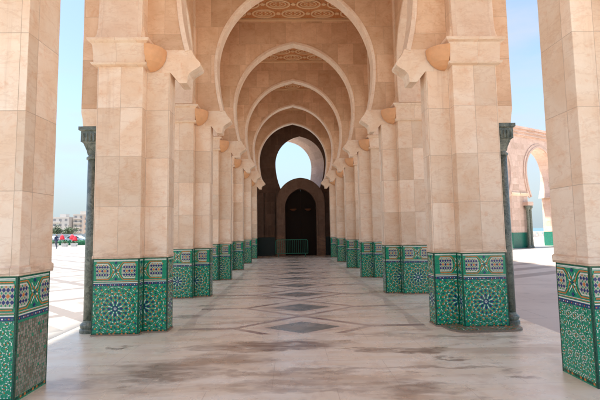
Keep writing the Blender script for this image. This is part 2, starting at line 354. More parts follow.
def leafy(w_, h, rnd):
    """mirrored scrolls of small curved pieces round little stars"""
    P = []; st = .105; cx = w_/2
    for gy in range(int(h/st)+2):
        for gx in range(-1, int(w_/2/st)+2):
            for s in (-1, 1):
                x0 = cx+s*(gx+.5*(gy % 2))*st; y0 = gy*st; par = s*(1 if (gx+gy) % 2 else -1)
                for arm in range(2):
                    a = arm*math.pi+.6*gy; rr = .052
                    for k in range(7):
                        px, py = x0+rr*math.cos(a), y0+rr*math.sin(a)
                        P.append((kite(px, py, a+par*1.9, .026, .013, .4), (T_lite, T_lite, T_mint, T_lite, T_mint, T_lite, T_org)[k])); a += par*.62; rr *= .83
                        if k in (1, 3): P.append((kite(px+.016*math.cos(a), py+.016*math.sin(a), a, .020, .012), T_mint if k == 1 else 8))
                if gx >= 0: P.append((kite(x0+st*.5*s, y0+st*.5, .4, .018, .018), rnd.choice([T_dk, T_blue, T_org])))
    return P
HT = 1.237
def speckled(w_, rnd):  # rows of small grey-brown tile pieces
    P = []
    for j in range(24):
        x = -rnd.random()*.04
        while x < w_:
            l = rnd.uniform(.016, .04); P.append(([(x+.003, .03+j*.031), (x+l-.003, .03+j*.031), (x+l-.003, .058+j*.031), (x+.003, .058+j*.031)], rnd.choice([6, 6, 6, 7, 7, T_green if rnd.random() < .15 else 6]))); x += l
    return P
def dado_polys(w_, cx=None, style='star', seed=1):
    """polygons (u, v) of a whole dado face of width w_"""
    out_ = []; cx = w_/2 if cx is None else cx; e = .022
    def add(P, x0=e, x1=w_-e, y0=0, y1=HT):
        for poly, c_ in P:
            q = clip(poly, x0, x1, y0, y1)
            if q: out_.append((q, c_))
    rc = lambda x0, x1, y0, y1, c_: ([(x0, y0), (x1, y0), (x1, y1), (x0, y1)], c_)
    add(rosette(cx, .43, .375) if style == 'star' else speckled(w_, random.Random(seed)) if style == 'speckled' else [([(a, b+.05) for a, b in p], c_) for p, c_ in leafy(w_, .73, random.Random(seed))], y0=.05, y1=.79)
    # borders of the lower panel
    n = max(3, int(w_/.034)); st = (w_-2*e)/n
    add([rc(e, w_-e, .797, .836, T_blue)])
    for i in range(n):
        for v0, c_ in ((.803, T_org), (.018, T_dk)):
            add([rc(e+i*st+.003+(.006 if v0 > .5 else 0), e+(i+1)*st-.003-(.006 if v0 > .5 else 0), v0+(.005 if v0 > .5 else 0), v0+(.019 if v0 > .5 else .026), c_ if i % 3 == 0 or v0 < .5 and i % 2 else (T_green if i % 2 else T_lite) if v0 > .5 else T_org)])
    add([rc(e, w_-e, .840, .853, T_lite), rc(e, w_-e, .866, .872, T_org), rc(e, w_-e, .874, .880, T_lite), rc(e, w_-e, HT-.03, HT-.018, T_lite), rc(e, w_-e, HT-.012, HT-.004, T_dk)])
    # frieze
    lo, hi = .885, HT-.04; mid = (lo+hi)/2; half = .33
    F_ = []
    for s in (-1, 1):
        F_.append(([(cx+s*.32, lo+.035), (cx+s*.135, lo+.035), (cx+s*.108, lo+.07), (cx+s*.108, hi-.07), (cx+s*.135, hi-.035), (cx+s*.32, hi-.035)], 8))
        for yy in (lo+.018, hi-.018):
            d = 1 if yy < mid else -1
            F_ += [(seg((cx+s*.31, yy), (cx+s*.12, yy), .014), T_org), (seg((cx+s*.12, yy), (cx+s*.075, yy+d*.05), .012), T_org), (seg((cx+s*.075, yy+d*.05), (cx+s*.04, mid), .010), T_org)]
            F_ += [(seg((cx+s*.31, yy+d*.028), (cx+s*.13, yy+d*.028), .008), T_lite), (seg((cx+s*.13, yy+d*.028), (cx+s*.1, yy+d*.07), .008), T_lite)]
        for j in range(3):
            y = mid+(j-1)*.062
            for i in range(5):
                x = cx+s*(.135+i*.042)
                F_.append((kite(x, y, 0, .042, .050), T_blue if j != 1 else (T_org if i % 2 else T_blue))); F_.append((kite(x+.021*s, y+.031, 0, .022, .028), T_green if (i+j) % 2 else T_org)); F_.append((kite(x+.021*s, y-.031, 0, .022, .028), T_green))
        F_ += [(seg((cx+s*.018, mid+.05), (cx+s*.055, mid+.11), .01), T_lite), (seg((cx+s*.018, mid-.05), (cx+s*.055, mid-.11), .01), T_lite), (seg((cx+s*.1, mid+.05), (cx+s*.1, mid-.05), .008), T_lite)]
    F_.append((kite(cx, hi-.025, 0, .05, .05), T_blue)); F_.append((kite(cx, lo+.025, 0, .05, .05), T_blue))
    for i in range(8):
        a = i*math.pi/4+.39; F_.append((kite(cx+.04*math.cos(a), mid+.055*math.sin(a), a, .05, .022), T_lite if i % 2 else T_org)); F_.append((kite(cx+.068*math.cos(a+.39), mid+.08*math.sin(a+.39), a+.39, .035, .02), T_mint))
    F_.append((kite(cx, mid, 0, .03, .04), T_blue))
    add([rc(e, w_-e, hi, hi+.006, T_lite)]); add(F_, y0=lo, y1=hi)
    return out_
def put_dado(mb, A, B, n_, style='star', cx=None, seed=1, eps=.0022, base=T_green):
    """A,B = (x, y) ends of the face walking so that the outward normal is n_"""
    A = Vector((*A, 0)); B = Vector((*B, 0)); d = B-A; w_ = d.length; d.normalize(); n_ = Vector((*n_, 0)); wrap = []
    def P(u, v, k): q = A+d*u+n_*k; return (q.x, q.y, v)
    mb.face([P(.0, .0, .001), P(w_, 0, .001), P(w_, HT, .001), P(0, HT, .001)], base)
    for u0, u1 in ((0, .02), (w_-.02, w_)): mb.face([P(u0, 0, eps*.8), P(u1, 0, eps*.8), P(u1, HT, eps*.8), P(u0, HT, eps*.8)], T_dk if w_ > .25 else T_green)
    for i, (poly, c_) in enumerate(dado_polys(w_, cx, style, seed)):
        k = eps+i*.000004; mb.face([P(u, v, k) for u, v in poly], c_)

def offset_poly(poly, d):
    """outset of an axis aligned CCW polygon"""
    n = len(poly); o = []
    for i in range(n):
        p0, p1, p2 = Vector(poly[i-1]), Vector(poly[i]), Vector(poly[(i+1) % n])
        a = (p1-p0).normalized(); b = (p2-p1).normalized(); na = Vector((a.y, -a.x)); nb = Vector((b.y, -b.x))
        o.append(tuple(p1+na*d+nb*d))
    return o

# ------------------------------------------------------------------ pillar (local: origin at its middle on the ground, corridor towards -x)
# body square 2.69..3.33 from the corridor's axis, inner pilaster 2.27..2.69
PX = 3.06
body = [(-.38, -.32), (.38, -.32), (.38, .32), (-.38, .32)]
plan = [(-.79, -.15), (-.38, -.15), (-.38, -.32), (.38, -.32), (.38, .32), (-.38, .32), (-.38, .15), (-.79, .15)]
HC = 4.50          # underside of the capital
def moulded(mb, poly, prof, m=0):
    mb.rings([[(x, y, z) for x, y in offset_poly(poly, d)] for d, z in prof], m)
def make_pillar():
    root = empty('pillar')
    b = MB(); b.prism(offset_poly(plan, .012), 0, .022, 0); b.build('plinth', plain('stained_plinth_stone', (.30, .22, .16), .6, .3), root, bevel=.004)
    b = MB(); b.prism(offset_poly(plan, -.001), .0, HT+.001, T_dk)
    n = len(plan)
    for i in range(n):
        A, B = plan[i], plan[(i+1) % n]; d = Vector(B)-Vector(A); nn = (d.y/d.length, -d.x/d.length)
        # the rosette of the pilaster's long faces is cut by the body
        put_dado(b, A, B, nn, cx=None if d.length > .5 or d.length < .35 else (.42 if i == 0 else 0) if d.length > .35 else None)
    b.build('tile_dado', TILES, root, fix=False)
    b = MB(); moulded(b, plan, [(.010, HT+.004), (.013, HT+.012), (.013, HT+.05), (.004, HT+.056), (.004, HC+.3)]); b.build('shaft', M_pil, root, bevel=.006, uvoff=(.015, 0))
    b = MB(); moulded(b, body, [(.02, HC), (.075, HC+.012), (.09, HC+.035), (.09, HC+.05), (.055, HC+.062), (.06, HC+.2), (.075, HC+.35), (.085, HC+.385), (.13, HC+.41), (.14, HC+.43), (.14, HC+.46), (.06, HC+.475), (.03, HC+.56), (.012, HC+.7)])
    b.build('capital', M_pil2, root, bevel=.005)
    # stepped corbel carrying the cross arch (profile in x, z)
    pr = [(-0.385, 4.46), (-0.8, 4.46), (-0.85, 4.4), (-0.94, 4.285), (-0.96, 4.27), (-1.085, 4.27), (-1.095, 4.29), (-1.1, 4.38), (-1.125, 4.44), (-1.18, 4.49), (-1.25, 4.53), (-1.315, 4.58), (-1.325, 4.62), (-1.3, 4.665), (-1.24, 4.73), (-1.195, 4.8), (-1.168, 4.872), (-0.385, 4.872)]
    b = MB(); y0 = .158
    b.rings([[(x, s*y0, z) for x, z in pr] for s in (-1, 1)]); b.build('corbel', M_pil2, root, bevel=.006)
    # upper shaft continuing to the roof behind the side arches
    b = MB(); b.prism(offset_poly(body, .003), HC+.5, 9.38); b.build('upper_shaft', M_pil, root, bevel=.006)
    return root
proto = make_pillar()
SP = 3.493; YC = 6.88
ords = ['first', 'second', 'third', 'fourth', 'fifth', 'sixth']
for k in range(6):
    for s in (1, -1):
        o = proto if (k == 0 and s == 1) else copy_tree(proto)
        o.location = (s*PX, YC+k*SP, 0); o.rotation_euler = (0, 0, 0 if s == 1 else math.pi)
        side = 'right' if s == 1 else 'left'
        lab = '%s in the %s row of tall tile-footed pillars flanking the corridor' % (ords[k]+' pillar', side)
        if k == 0: lab = 'big pillar with full star rosette tiles and a capital, %s of the open floor' % side
        if k == 5: lab = 'farthest pillar of the %s row, beside the dark end wall' % side
        tag(o, lab, 'pillar', 'tile-footed pillars of the colonnade')
# rounded mosaic step under the first right-hand pillar
b = MB(); P = []
for i in range(40):
    a = 2*math.pi*i/40; c_, s_ = math.cos(a), math.sin(a); P.append((2.98+.62*math.copysign(abs(c_)**.45, c_), 6.70+.42*math.copysign(abs(s_)**.5, s_)))
b.prism(P, .001, .03, 7)
rnd = random.Random(4)
for i in range(420):
    a = rnd.random()*6.28; rr = rnd.uniform(.6, .97); c_, s_ = math.cos(a), math.sin(a)
    x = 2.98+rr*.62*math.copysign(abs(c_)**.45, c_); y = 6.70+rr*.42*math.copysign(abs(s_)**.5, s_)
    b.face([(px, py, .0315+.00004*i/4) for px, py in kite(x, y, rnd.random()*6, .035, .028)], rnd.choice([T_org, T_green, T_lite, T_mint, T_org, T_green]))
tag(b.build('mosaic_step', TILES, fix=False), 'low rounded weathered mosaic step at the foot of the big right pillar', 'step')

# ------------------------------------------------------------------ the two nearest pillars
def make_near(s, label, seed):
    root = empty('pillar', (s*3.27, 4.31, 0)); x0, x1, y0, y1 = (-.34, .36, -.26, .26) if s > 0 else (-.36, .34, -.26, .26)
    pl = [(x0, y0), (x1, y0), (x1, y1), (x0, y1)]
    b = MB(); b.prism(pl, 0, HT+.001, T_dk)
    for i in range(4):
        A, B = pl[i], pl[(i+1) % 4]; d = Vector(B)-Vector(A); nn = (d.y/d.length, -d.x/d.length); put_dado(b, A, B, nn, style='speckled' if (s < 0 and i == 1) else 'leaf', seed=seed+i)
    b.build('tile_dado', TILES, root, fix=False)
    b = MB(); moulded(b, pl, [(-.02, HT-.002), (.022, HT+.004), (.026, HT+.03), (.026, HT+.085), (.010, HT+.1), (.010, 5.6)]); b.build('shaft', M_pil, root, bevel=.006, uvoff=(.11, 0))
    b = MB(); moulded(b, pl, [(.0, 4.95), (.09, 4.97), (.09, 5.0), (.06, 5.03), (.09, 5.36), (.15, 5.4), (.15, 5.46), (.02, 5.5), (.012, 9.38)]); b.build('capital', M_pil2, root, bevel=.005)
    return tag(root, label, 'pillar', 'nearest pillars at the edges of the photo')
make_near(1, 'pillar cut by the right edge of the photo, pale shaft over leaf-scroll tiles', 11)
make_near(-1, 'pillar cut by the left edge of the photo, shaded orange shaft over speckled grey-brown tiles', 31)

# ------------------------------------------------------------------ arches
def arc_pts(hw, zc, r, low, n=26):
    """half profile (x>0) from the bottom (at z=low) to the apex; centre of upper arc at x=-(r-hw)"""
    c = -(r-hw); pts = []
    # lower gentle return
    Rl = 4.6
    for i in range(7):
        z = low+(zc-low)*i/7; pts.append((hw-(Rl-math.sqrt(Rl*Rl-(zc-z)**2)), z))
    a1 = math.acos(-c/r)
    for i in range(n+1):
        a = a1*i/n; pts.append((c+r*math.cos(a), zc+r*math.sin(a)))
    # slight ogee tip
    pts[-1] = (0, pts[-1][1]+.03)
    return pts
def arch_wall(mb, hw_out, z_top, half, t, low, at=(0, 0), m=0):
    """wall in local XZ, thickness +-t/2 in Y, with an opening; wall exists above `low` only"""
    full = [(x, z) for x, z in half]+[(-x, z) for x, z in reversed(half[:-1])]
    # outer matching points: walk boundary from right-bottom to left-bottom
    outp = []
    n = len(half)
    for x, z in half:
        # push outward to boundary along ray
        outp.append((hw_out, z) if z < low+(z_top-low)*.45 else None)
    # angular projection for the upper ones
    zc = low+(z_top-low)*.45
    for i, (x, z) in enumerate(half):
        if outp[i] is None:
            a = math.atan2(z-zc, x); k = min(hw_out/max(math.cos(a), 1e-6), (z_top-zc)/max(math.sin(a), 1e-6)); outp[i] = (k*math.cos(a), zc+k*math.sin(a))
    # snap the corner
    j = min(range(n), key=lambda i: (outp[i][0]-hw_out)**2+(outp[i][1]-z_top)**2); outp[j] = (hw_out, z_top)
    outp[-1] = (0, z_top)
    outp = outp+[(-x, z) for x, z in reversed(outp[:-1])]
    for y in (-t/2, t/2):
        for i in range(len(full)-1): mb.face([(full[i][0], y, full[i][1]), (outp[i][0], y, outp[i][1]), (outp[i+1][0], y, outp[i+1][1]), (full[i+1][0], y, full[i+1][1])], m)
    for i in range(len(full)-1): mb.face([(full[i][0], -t/2, full[i][1]), (full[i+1][0], -t/2, full[i+1][1]), (full[i+1][0], t/2, full[i+1][1]), (full[i][0], t/2, full[i][1])], m)
    for i in range(len(full)-1): mb.face([(outp[i][0], -t/2, outp[i][1]), (outp[i+1][0], -t/2, outp[i+1][1]), (outp[i+1][0], t/2, outp[i+1][1]), (outp[i][0], t/2, outp[i][1])], m)
    for e in (0, -1): mb.face([(full[e][0], -t/2, full[e][1]), (outp[e][0], -t/2, outp[e][1]), (outp[e][0], t/2, outp[e][1]), (full[e][0], t/2, full[e][1])], m)
def band(mb, half, w_, y0, y1, m=0, inset=0.0):
    """moulding following the opening, w_ wide, from y0 to y1"""
    full = [(x, z) for x, z in half]+[(-x, z) for x, z in reversed(half[:-1])]; N_ = []
    for i in range(len(full)):
        a = Vector(full[max(0, i-1)]); c_ = Vector(full[min(len(full)-1, i+1)]); d = (c_-a).normalized(); N_.append(Vector((d.y, -d.x)))
    i_ = [tuple(Vector(p)-n_*inset) for p, n_ in zip(full, N_)]; o_ = [tuple(Vector(p)+n_*w_) for p, n_ in zip(full, N_)]
    rs = [[(a[0], y0, a[1]), (b_[0], y0, b_[1]), (b_[0], y1, b_[1]), (a[0], y1, a[1])] for a, b_ in zip(i_, o_)]
    mb.rings(rs, m)
prof = arc_pts(2.10, 6.08, 2.36, 4.86)
for k in range(6):
    root = empty('transverse_arch', (0, YC+k*SP, 0))
    b = MB(); arch_wall(b, 2.688, 9.385, prof, .30, 4.86); b.build('arch_wall', M_wall, root, uvoff=(k*1.37, k*.31))
    b = MB(); band(b, prof, .075, -.175, .175, inset=.012); b.build('archivolt', M_arch, root, bevel=.008)
    labs = ['nearest horseshoe arch over the corridor, its crown cut off by the top of the photo', 'second horseshoe arch over the corridor, crown just touching the top of the photo', 'third horseshoe arch along the corridor, nested inside the two largest',
            'fourth horseshoe arch along the corridor, midway to the end', 'fifth horseshoe arch along the corridor, last but one before the end', 'innermost horseshoe arch framing the dark end wall']
    tag(root, labs[k], 'arch', 'nested horseshoe arches across the corridor')

# side arches between pillars of a row (thick, seen from below) ----------
def side_arch(s, yc, half_gap, label, grp, z0=4.98):
    root = empty('side_arch', (s*PX, yc, 0), math.pi/2)
    hw = half_gap-.0; zc = z0+.95*half_gap/1.42; r = hw*1.14
    pf = arc_pts(hw-.02, zc, r, z0)
    b = MB(); arch_wall(b, half_gap+.0, 9.383, pf, .72, z0); b.build('arch_wall', M_wall, root, uvoff=(yc, .2))
    b = MB(); band(b, pf, .07, -.372, .372, inset=.01); b.build('archivolt', M_arch, root, bevel=.008)
    tag(root, label, 'arch', grp)
for s in (1, -1):
    side = 'right' if s == 1 else 'left'
    for k in range(5):
        side_arch(s, YC+(k+.5)*SP, (SP-.64)/2-.004, 'side arch joining the %s and %s pillars of the %s row' % (ords[k], ords[k+1], side), 'arches along the two rows')
    side_arch(s, (4.57+6.56)/2, (6.56-4.57)/2-.004, 'side arch springing forward from the big %s pillar over the camera' % side, 'arches along the two rows')

# outer layer: marble columns with stone piers over them ----------
def make_column():
    root = empty('marble_column')
    b = MB(); b.lathe([(.17, .0), (.17, .05), (.15, .07), (.165, .1), (.165, .13), (.125, .17), (.118, .2)], n=24); b.build('base', M_marb, root, smooth=False)
    b = MB(); b.lathe([(.115, .2), (.118, 1.2), (.112, 2.94)], n=24); b.build('shaft', M_marb, root, smooth=True)
    b = MB(); b.lathe([(.112, 2.94), (.135, 2.95), (.135, 2.985), (.112, 3.0), (.105, 3.02)], n=24)
    b.rings([[(x*a, y*a, z) for x, y in ((-1, -1), (0, -1), (1, -1), (1, 0), (1, 1), (0, 1), (-1, 1), (-1, 0))] for a, z in ((.085, 3.02), (.10, 3.1), (.14, 3.22), (.17, 3.24), (.17, 3.42), (.20, 3.44), (.20, 3.5), (.19, 3.5))])
    for i in range(4):
        for j in range(-2, 3):
            a = i*math.pi/2; u = j*.062; p = Vector((u, -.172, 3.33)); p.rotate(Matrix.Rotation(a, 3, 'Z')); q = Vector((u, -.172, 3.25)); q.rotate(Matrix.Rotation(a, 3, 'Z')); b.tube(q, p+Vector((0, 0, .05)), .022, 6, r2=.012)
    b.build('capital', M_marb, root)
    b = MB(); b.rings([[(-.007+sx*a*.68, sy*c_, z) for sx, sy in ((-1, -1), (1, -1), (1, 1), (-1, 1))] for a, c_, z in ((.19, .20, 3.502), (.195, .205, 3.56), (.205, .212, 3.64), (.224, .23, 3.74), (.224, .23, 3.798))]); b.build('impost', M_pil2, root, bevel=.005)
    return root
cproto = make_column(); XO = 3.60
for k in range(6):
    for s in (1, -1):
        o = cproto if (k == 0 and s == 1) else copy_tree(cproto)
        o.location = (s*3.607, YC+k*SP, 0); o.rotation_euler = (0, 0, 0 if s == 1 else math.pi)
        side = 'right' if s == 1 else 'left'
        tag(o, 'slender green marble column outside the %s %s pillar' % ('big' if k == 0 else ords[k], side), 'column', 'green marble columns on the outer side')
for s in (1, -1):
    side = 'right' if s == 1 else 'left'
    for k in range(-1, 5):
        yc = YC+(k+.5)*SP
        root = empty('outer_arch', (s*XO, yc, 0), math.pi/2)
        hg = SP/2-.003; pf = [(1.52, 3.80), (1.52, 4.5), (1.52, 5.3)]+arc_pts(1.52, 6.3, 1.62, 6.0, 22)[3:]
        b = MB(); arch_wall(b, hg, 9.38, pf, .30, 3.80); b.build('arch_wall', M_wall, root, uvoff=(yc, .5))
        tag(root, 'outer arch on marble columns, %s side, bay %s' % (side, ['over the camera', 'after the big pillar', 'after the second pillar', 'after the third pillar', 'after the fourth pillar', 'after the fifth pillar'][k+1]), 'arch', 'outer arches over the marble columns')

# ------------------------------------------------------------------ roof and ceiling
def ceil_mat():
    g = G('painted_cedar_ceiling'); p = g.pos(); c = g.mix(g.ss(g.noise(p, 14, 4, .6), .35, .65), (.62, .28, .11), (.50, .21, .075))
    return g.done(c, .55, .3)
M_ceil = ceil_mat(); M_orn = plain('gilded_plaster_ornament', (.80, .57, .34), .55, .3, .1)
b = MB(); b.box(-4.3, 4.3, -2.0, 27.6, 9.4, 10.6); b.box(-7.4, 7.4, -2.1, 27.7, 10.3, 10.75); b.box(-7.55, 7.55, -2.25, 27.85, 10.752, 10.95); tag(b.build('roof', M_wall), 'flat stone roof covering the whole colonnade, with added sun-blocking eaves', 'roof')  # wide eaves are added, unseen from the camera, to keep sun out
def ring_flat(b, cx, cy, rx, ry, t, z0, z1, n=28, m=0):
    rs = []
    for i in range(n+1):
        a = 2*math.pi*i/n; c_, s_ = math.cos(a), math.sin(a)
        rs.append([(cx+(rx+o_)*c_, cy+(ry+o_)*s_, z) for o_, z in ((-t/2, z1), (t/2, z1), (t/2, z0), (-t/2, z0))])
    b.rings(rs, m, caps=False)
for k in range(-1, 6):
    y0 = YC+k*SP+.155; y1 = y0+SP-.31
    if k == 5: y1 = 26.3
    root = empty('ceiling_panel', (0, (y0+y1)/2, 9.38)); hy = (y1-y0)/2
    b = MB(); b.box(-2.68, 2.68, -hy, hy, -.03, .015); board = b.build('board', M_ceil, root)
    if 0 <= k <= 4:
        b = MB()
        ny = 5; sy = (2*hy-.3)/ny
        for j in range(ny):
            cy = -hy+.15+sy*(j+.5)
            for i in range(5):
                cx = (i-2)*1.04+.52*(j % 2)
                if abs(cx) > 2.3: continue
                ring_flat(b, cx, cy, .39, sy*.42, .055, -.065, -.028); ring_flat(b, cx, cy, .27, sy*.26, .03, -.055, -.028)
                for q in range(6):
                    a = q*math.pi/3; b.box(cx+.13*math.cos(a)-.03, cx+.13*math.cos(a)+.03, cy+.07*math.sin(a)-.02, cy+.07*math.sin(a)+.02, -.05, -.0285)
                b.box(cx+.44, cx+.60, cy-.025, cy+.025, -.06, -.0285); ring_flat(b, cx+.52, cy, .06, .06, .03, -.064, -.0285, 12)
        b.build('carved_ornament', M_orn, board)
        b = MB()
        for a_, c_ in ((-hy, -hy+.10), (hy-.10, hy)): b.box(-2.68, 2.68, a_, c_, -.10, -.0305)
        for a_, c_ in ((-2.68, -2.58), (2.58, 2.68)): b.box(a_, c_, -hy+.1, hy-.1, -.10, -.0305)
        b.build('border', M_orn, root, bevel=.01)
    tag(root, 'orange carved ceiling panel %s' % ('over the camera' if k < 0 else 'between the %s and %s cross arches' % (ords[k], ords[k+1]) if k < 5 else 'beyond the last cross arch'), 'ceiling panel', 'carved ceiling panels')

# ------------------------------------------------------------------ amber bowl lamps in the inner corners
def make_lamp():
    root = empty('wall_lamp'); b = MB(); n = 12; rs = []
    for z, r in ((.0, .0), (.012, .09), (.05, .18), (.12, .265), (.21, .325), (.31, .35), (.39, .355)):
        rs.append([(-r*math.cos(a), -r*.85*math.sin(a), z) for a in [math.pi/2*i/n for i in range(n+1)]]+[(0, 0, z)])
    b.rings(rs); b.build('bowl', M_amber, root, smooth=False)
    b = MB(); b.box(-.09, .0, -.05, .0, .391, .41); b.tube((-.09, -.09, .36), (-.09, -.09, .44), .02); b.build('fitting', M_door, root)
    return root
lp = make_lamp(); first = True
for k in range(6):
    for s in (1, -1):
        o = lp if first else copy_tree(lp); first = False
        o.location = (s*2.60, YC+k*SP-.1775, 4.46); o.scale = (.93, .93, .95)
        o.rotation_euler = (0, 0, 0 if s == 1 else math.pi/2)
        side = 'right' if s == 1 else 'left'
        tag(o, 'amber quarter-bowl lamp in the corner of the %s %s pillar' % ('big' if k == 0 else ords[k], side), 'wall lamp', 'amber bowl lamps under the arches')

# ------------------------------------------------------------------ end of the corridor
def skew_wall():
    """thick wall with a horseshoe opening running through it askew"""
    b = MB(); cx, hw = .20, 1.99; z0 = 4.4
    cx = .50; half = arc_pts(1.69, 6.32, 1.95, z0, 24); full = [(x, z) for x, z in half]+[(-x, z) for x, z in reversed(half[:-1])]
    y0, y1 = 27.0, 28.6; sh = -.80; X0, X1, Z1 = -4.3, 4.3, 9.385
    # front and back faces: n-gons with the opening as a notch (split at the apex)
    for y, dx, in ((y0, 0), (y1, sh)):
        R_ = [(cx+dx+x, y, z) for x, z in half]; L_ = [(cx+dx-x, y, z) for x, z in half]
        for q, X in ((R_, X1), (L_, X0)):
            for i in range(len(q)-1):
                b.face([q[i], (X, y, q[i][2]), (X, y, q[i+1][2]), q[i+1]])
            b.face([q[-1], (X, y, q[-1][2]), (X, y, Z1), (q[-1][0], y, Z1)])
        b.face([(X0, y, 0), (X1, y, 0), (X1, y, z0), (X0, y, z0)])
    for i in range(len(full)-1):
        a, c_ = full[i], full[i+1]; b.face([(cx+a[0], y0, a[1]), (cx+c_[0], y0, c_[1]), (cx+sh+c_[0], y1, c_[1]), (cx+sh+a[0], y1, a[1])], 1)
    b.face([(cx+full[0][0], y0, z0), (cx+full[-1][0], y0, z0), (cx+sh+full[-1][0], y1, z0), (cx+sh+full[0][0], y1, z0)])
    for X in (X0, X1): b.face([(X, y0, 0), (X, y1, 0), (X, y1, Z1), (X, y0, Z1)])
    b.face([(X0, y0, Z1), (X1, y0, Z1), (X1, y1, Z1), (X0, y1, Z1)])
    return b
root = empty('end_wall', (0, 0, 0)); skew_wall().build('wall', [M_dim, M_far], root)  # reveals of the opening take paler stone, skylight put into their colour
b = MB()
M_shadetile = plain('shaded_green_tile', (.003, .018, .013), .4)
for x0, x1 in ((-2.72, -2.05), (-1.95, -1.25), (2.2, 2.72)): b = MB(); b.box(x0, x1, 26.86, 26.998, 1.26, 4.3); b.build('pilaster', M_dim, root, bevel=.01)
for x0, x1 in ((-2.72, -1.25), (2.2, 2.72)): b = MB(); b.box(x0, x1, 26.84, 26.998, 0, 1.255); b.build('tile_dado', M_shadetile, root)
tag(root, 'dark wall closing the corridor, pierced by a tall horseshoe opening to the sky', 'wall')
for s in (1, -1):
    b = MB(); b.box(s*3.0-.3, s*3.0+.3, 24.69, 26.99, 0, 9.37); tag(b.build('side_wall', M_dim), 'shade-darkened stone side wall at the %s end of the corridor' % ('right' if s > 0 else 'left'), 'wall')
# the portal with its pointed door
root = empty('door_portal', (.50, 26.5, 0))
def pointed(hw, zs, r, n=18, z0=0):
    c = -(r-hw); a1 = math.acos((-c)/r); pts = [(hw, z0), (hw, zs)]
    for i in range(1, n+1): a = a1*i/n; pts.append((c+r*math.cos(a), zs+r*math.sin(a)))
    return pts
inn = pointed(1.05, 3.25, 1.28); outr = pointed(1.63, 3.55, 1.70)
b = MB()
fi = inn+[(-x, z) for x, z in reversed(inn[:-1])]; fo = outr+[(-x, z) for x, z in reversed(outr[:-1])]
for i in range(len(fi)-1):
    A, B, C_, D_ = fi[i], fi[i+1], fo[i+1], fo[i]
    for y in (-.25, .45): b.face([(A[0], y, A[1]), (B[0], y, B[1]), (C_[0], y, C_[1]), (D_[0], y, D_[1])])
    b.face([(A[0], -.25, A[1]), (B[0], -.25, B[1]), (B[0], .45, B[1]), (A[0], .45, A[1])]); b.face([(D_[0], -.25, D_[1]), (C_[0], -.25, C_[1]), (C_[0], .45, C_[1]), (D_[0], .45, D_[1])])
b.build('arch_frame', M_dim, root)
b = MB(); ph = [(x, z) for x, z in inn]; band(b, ph, .09, -.29, -.252, inset=-.02); b.build('moulding', M_dim, root)
for s in (-1, 1):
    b = MB(); pts = [(s*max(x, .002), z) for x, z in inn]
    b.rings([[(x, y, z) for x, z in pts]+[(s*.002, y, 0)] for y in (.2, .28)])
    b.build('door', M_door, root)
for s in (-1, 1): b = MB(); b.lathe([(0.001, 3.0), (.10, 3.02), (.2, 3.09), (.24, 3.14), (.22, 3.15)], cx=s*.5, cy=-.02, n=16); b.build('lantern', plain('dim_amber_lantern', (.18, .07, .03), .5), root)
tag(root, 'pointed stone portal with a black double door at the far end', 'portal')

# ------------------------------------------------------------------ crowd barrier
root = empty('crowd_barrier', (-.13, 25.35, 0)); b = MB(); W, Hh = 1.03, 1.1; r = .021
pts = [(-W, .22), (-W, Hh-.08), (-W+.08, Hh), (W-.08, Hh), (W, Hh-.08), (W, .22)]
for p, q in zip(pts, pts[1:]+pts[:1]): b.tube((p[0], 0, p[1]), (q[0], 0, q[1]), r)
b.build('frame', M_iron, root, smooth=True)
b = MB()
for i in range(1, 17): x = -W+2*W*i/17; b.tube((x, 0, .22), (x, 0, Hh), .009, 6)
b.build('bars', M_iron, root)
for s in (-1, 1):
    b = MB(); b.tube((s*(W-.16), 0, .22), (s*(W-.16), 0, .06), .018); b.tube((s*(W-.16), -.28, .018), (s*(W-.16), 0, .07), .018); b.tube((s*(W-.16), .28, .018), (s*(W-.16), 0, .07), .018); b.build('foot', M_iron, root)
tag(root, 'green steel crowd barrier across the far end of the corridor before the black door', 'barrier')

# ------------------------------------------------------------------ far arcade across the right-hand court
ang = math.atan2(2.4, 4.64); M_fargreen = plain('far_green_tile', (.01, .15, .10), .35, .5, .5, 9)
root = empty('far_arcade', (18.55, 31.77, 0), ang); T = 1.15
pf = arc_pts(2.05, 6.45, 2.15, 4.3, 24)
for c0 in (-9.1, -2.8, 3.5, 9.8):
    b = MB(); t_ = MB(); arch_wall(t_, 3.15-.002, 9.35, pf, T, 4.3); b.mesh([(x+c0, y+T/2, z) for x, y, z in t_.v], t_.f)
    for e in (-1, 1):
        x = c0+e*3.15; x0, x1 = (x-1.1, x) if e > 0 else (x, x+1.1); b.box(x0, x1, 0.0, T, 1.262, 4.3)
    b.build('arch_wall', M_far, root)
for dw, dy in ((.16, -.10), (.38, -.05)):
    for c0 in (-9.1, -2.8, 3.5, 9.8):
        b = MB(); t_ = MB(); band(t_, pf, dw, dy, .0, inset=.0); b.mesh([(x+c0, y, z) for x, y, z in t_.v], t_.f)
        b.build('archivolt', M_far, root)
b = MB()
for i, (d, z0, z1) in enumerate(((.04, 9.353, 9.45), (.16, 9.45, 9.55), (.08, 9.55, 9.72), (.2, 9.72, 9.82), (.1, 9.82, 9.98), (.26, 9.98, 10.1), (.1, 10.1, 10.25))): b.box(-12.4, 13.1, -d, T+.01, z0, z1-.002)
b.build('cornice', M_far, root)
b = MB()
for c0 in (-9.1, -2.8, 3.5, 9.8):
    for e in (-1, 1):
        b = MB(); x = c0+e*3.15; x0, x1 = (x-1.18, x-.001) if e > 0 else (x+.001, x+1.18); b.box(x0, x1, -.06, T+.02, 4.3, 4.42); b.box(x0+.03, x1-.03, -.1, T+.03, 4.42, 4.56)
        b.build('impost', M_pil2, root)
b = MB()
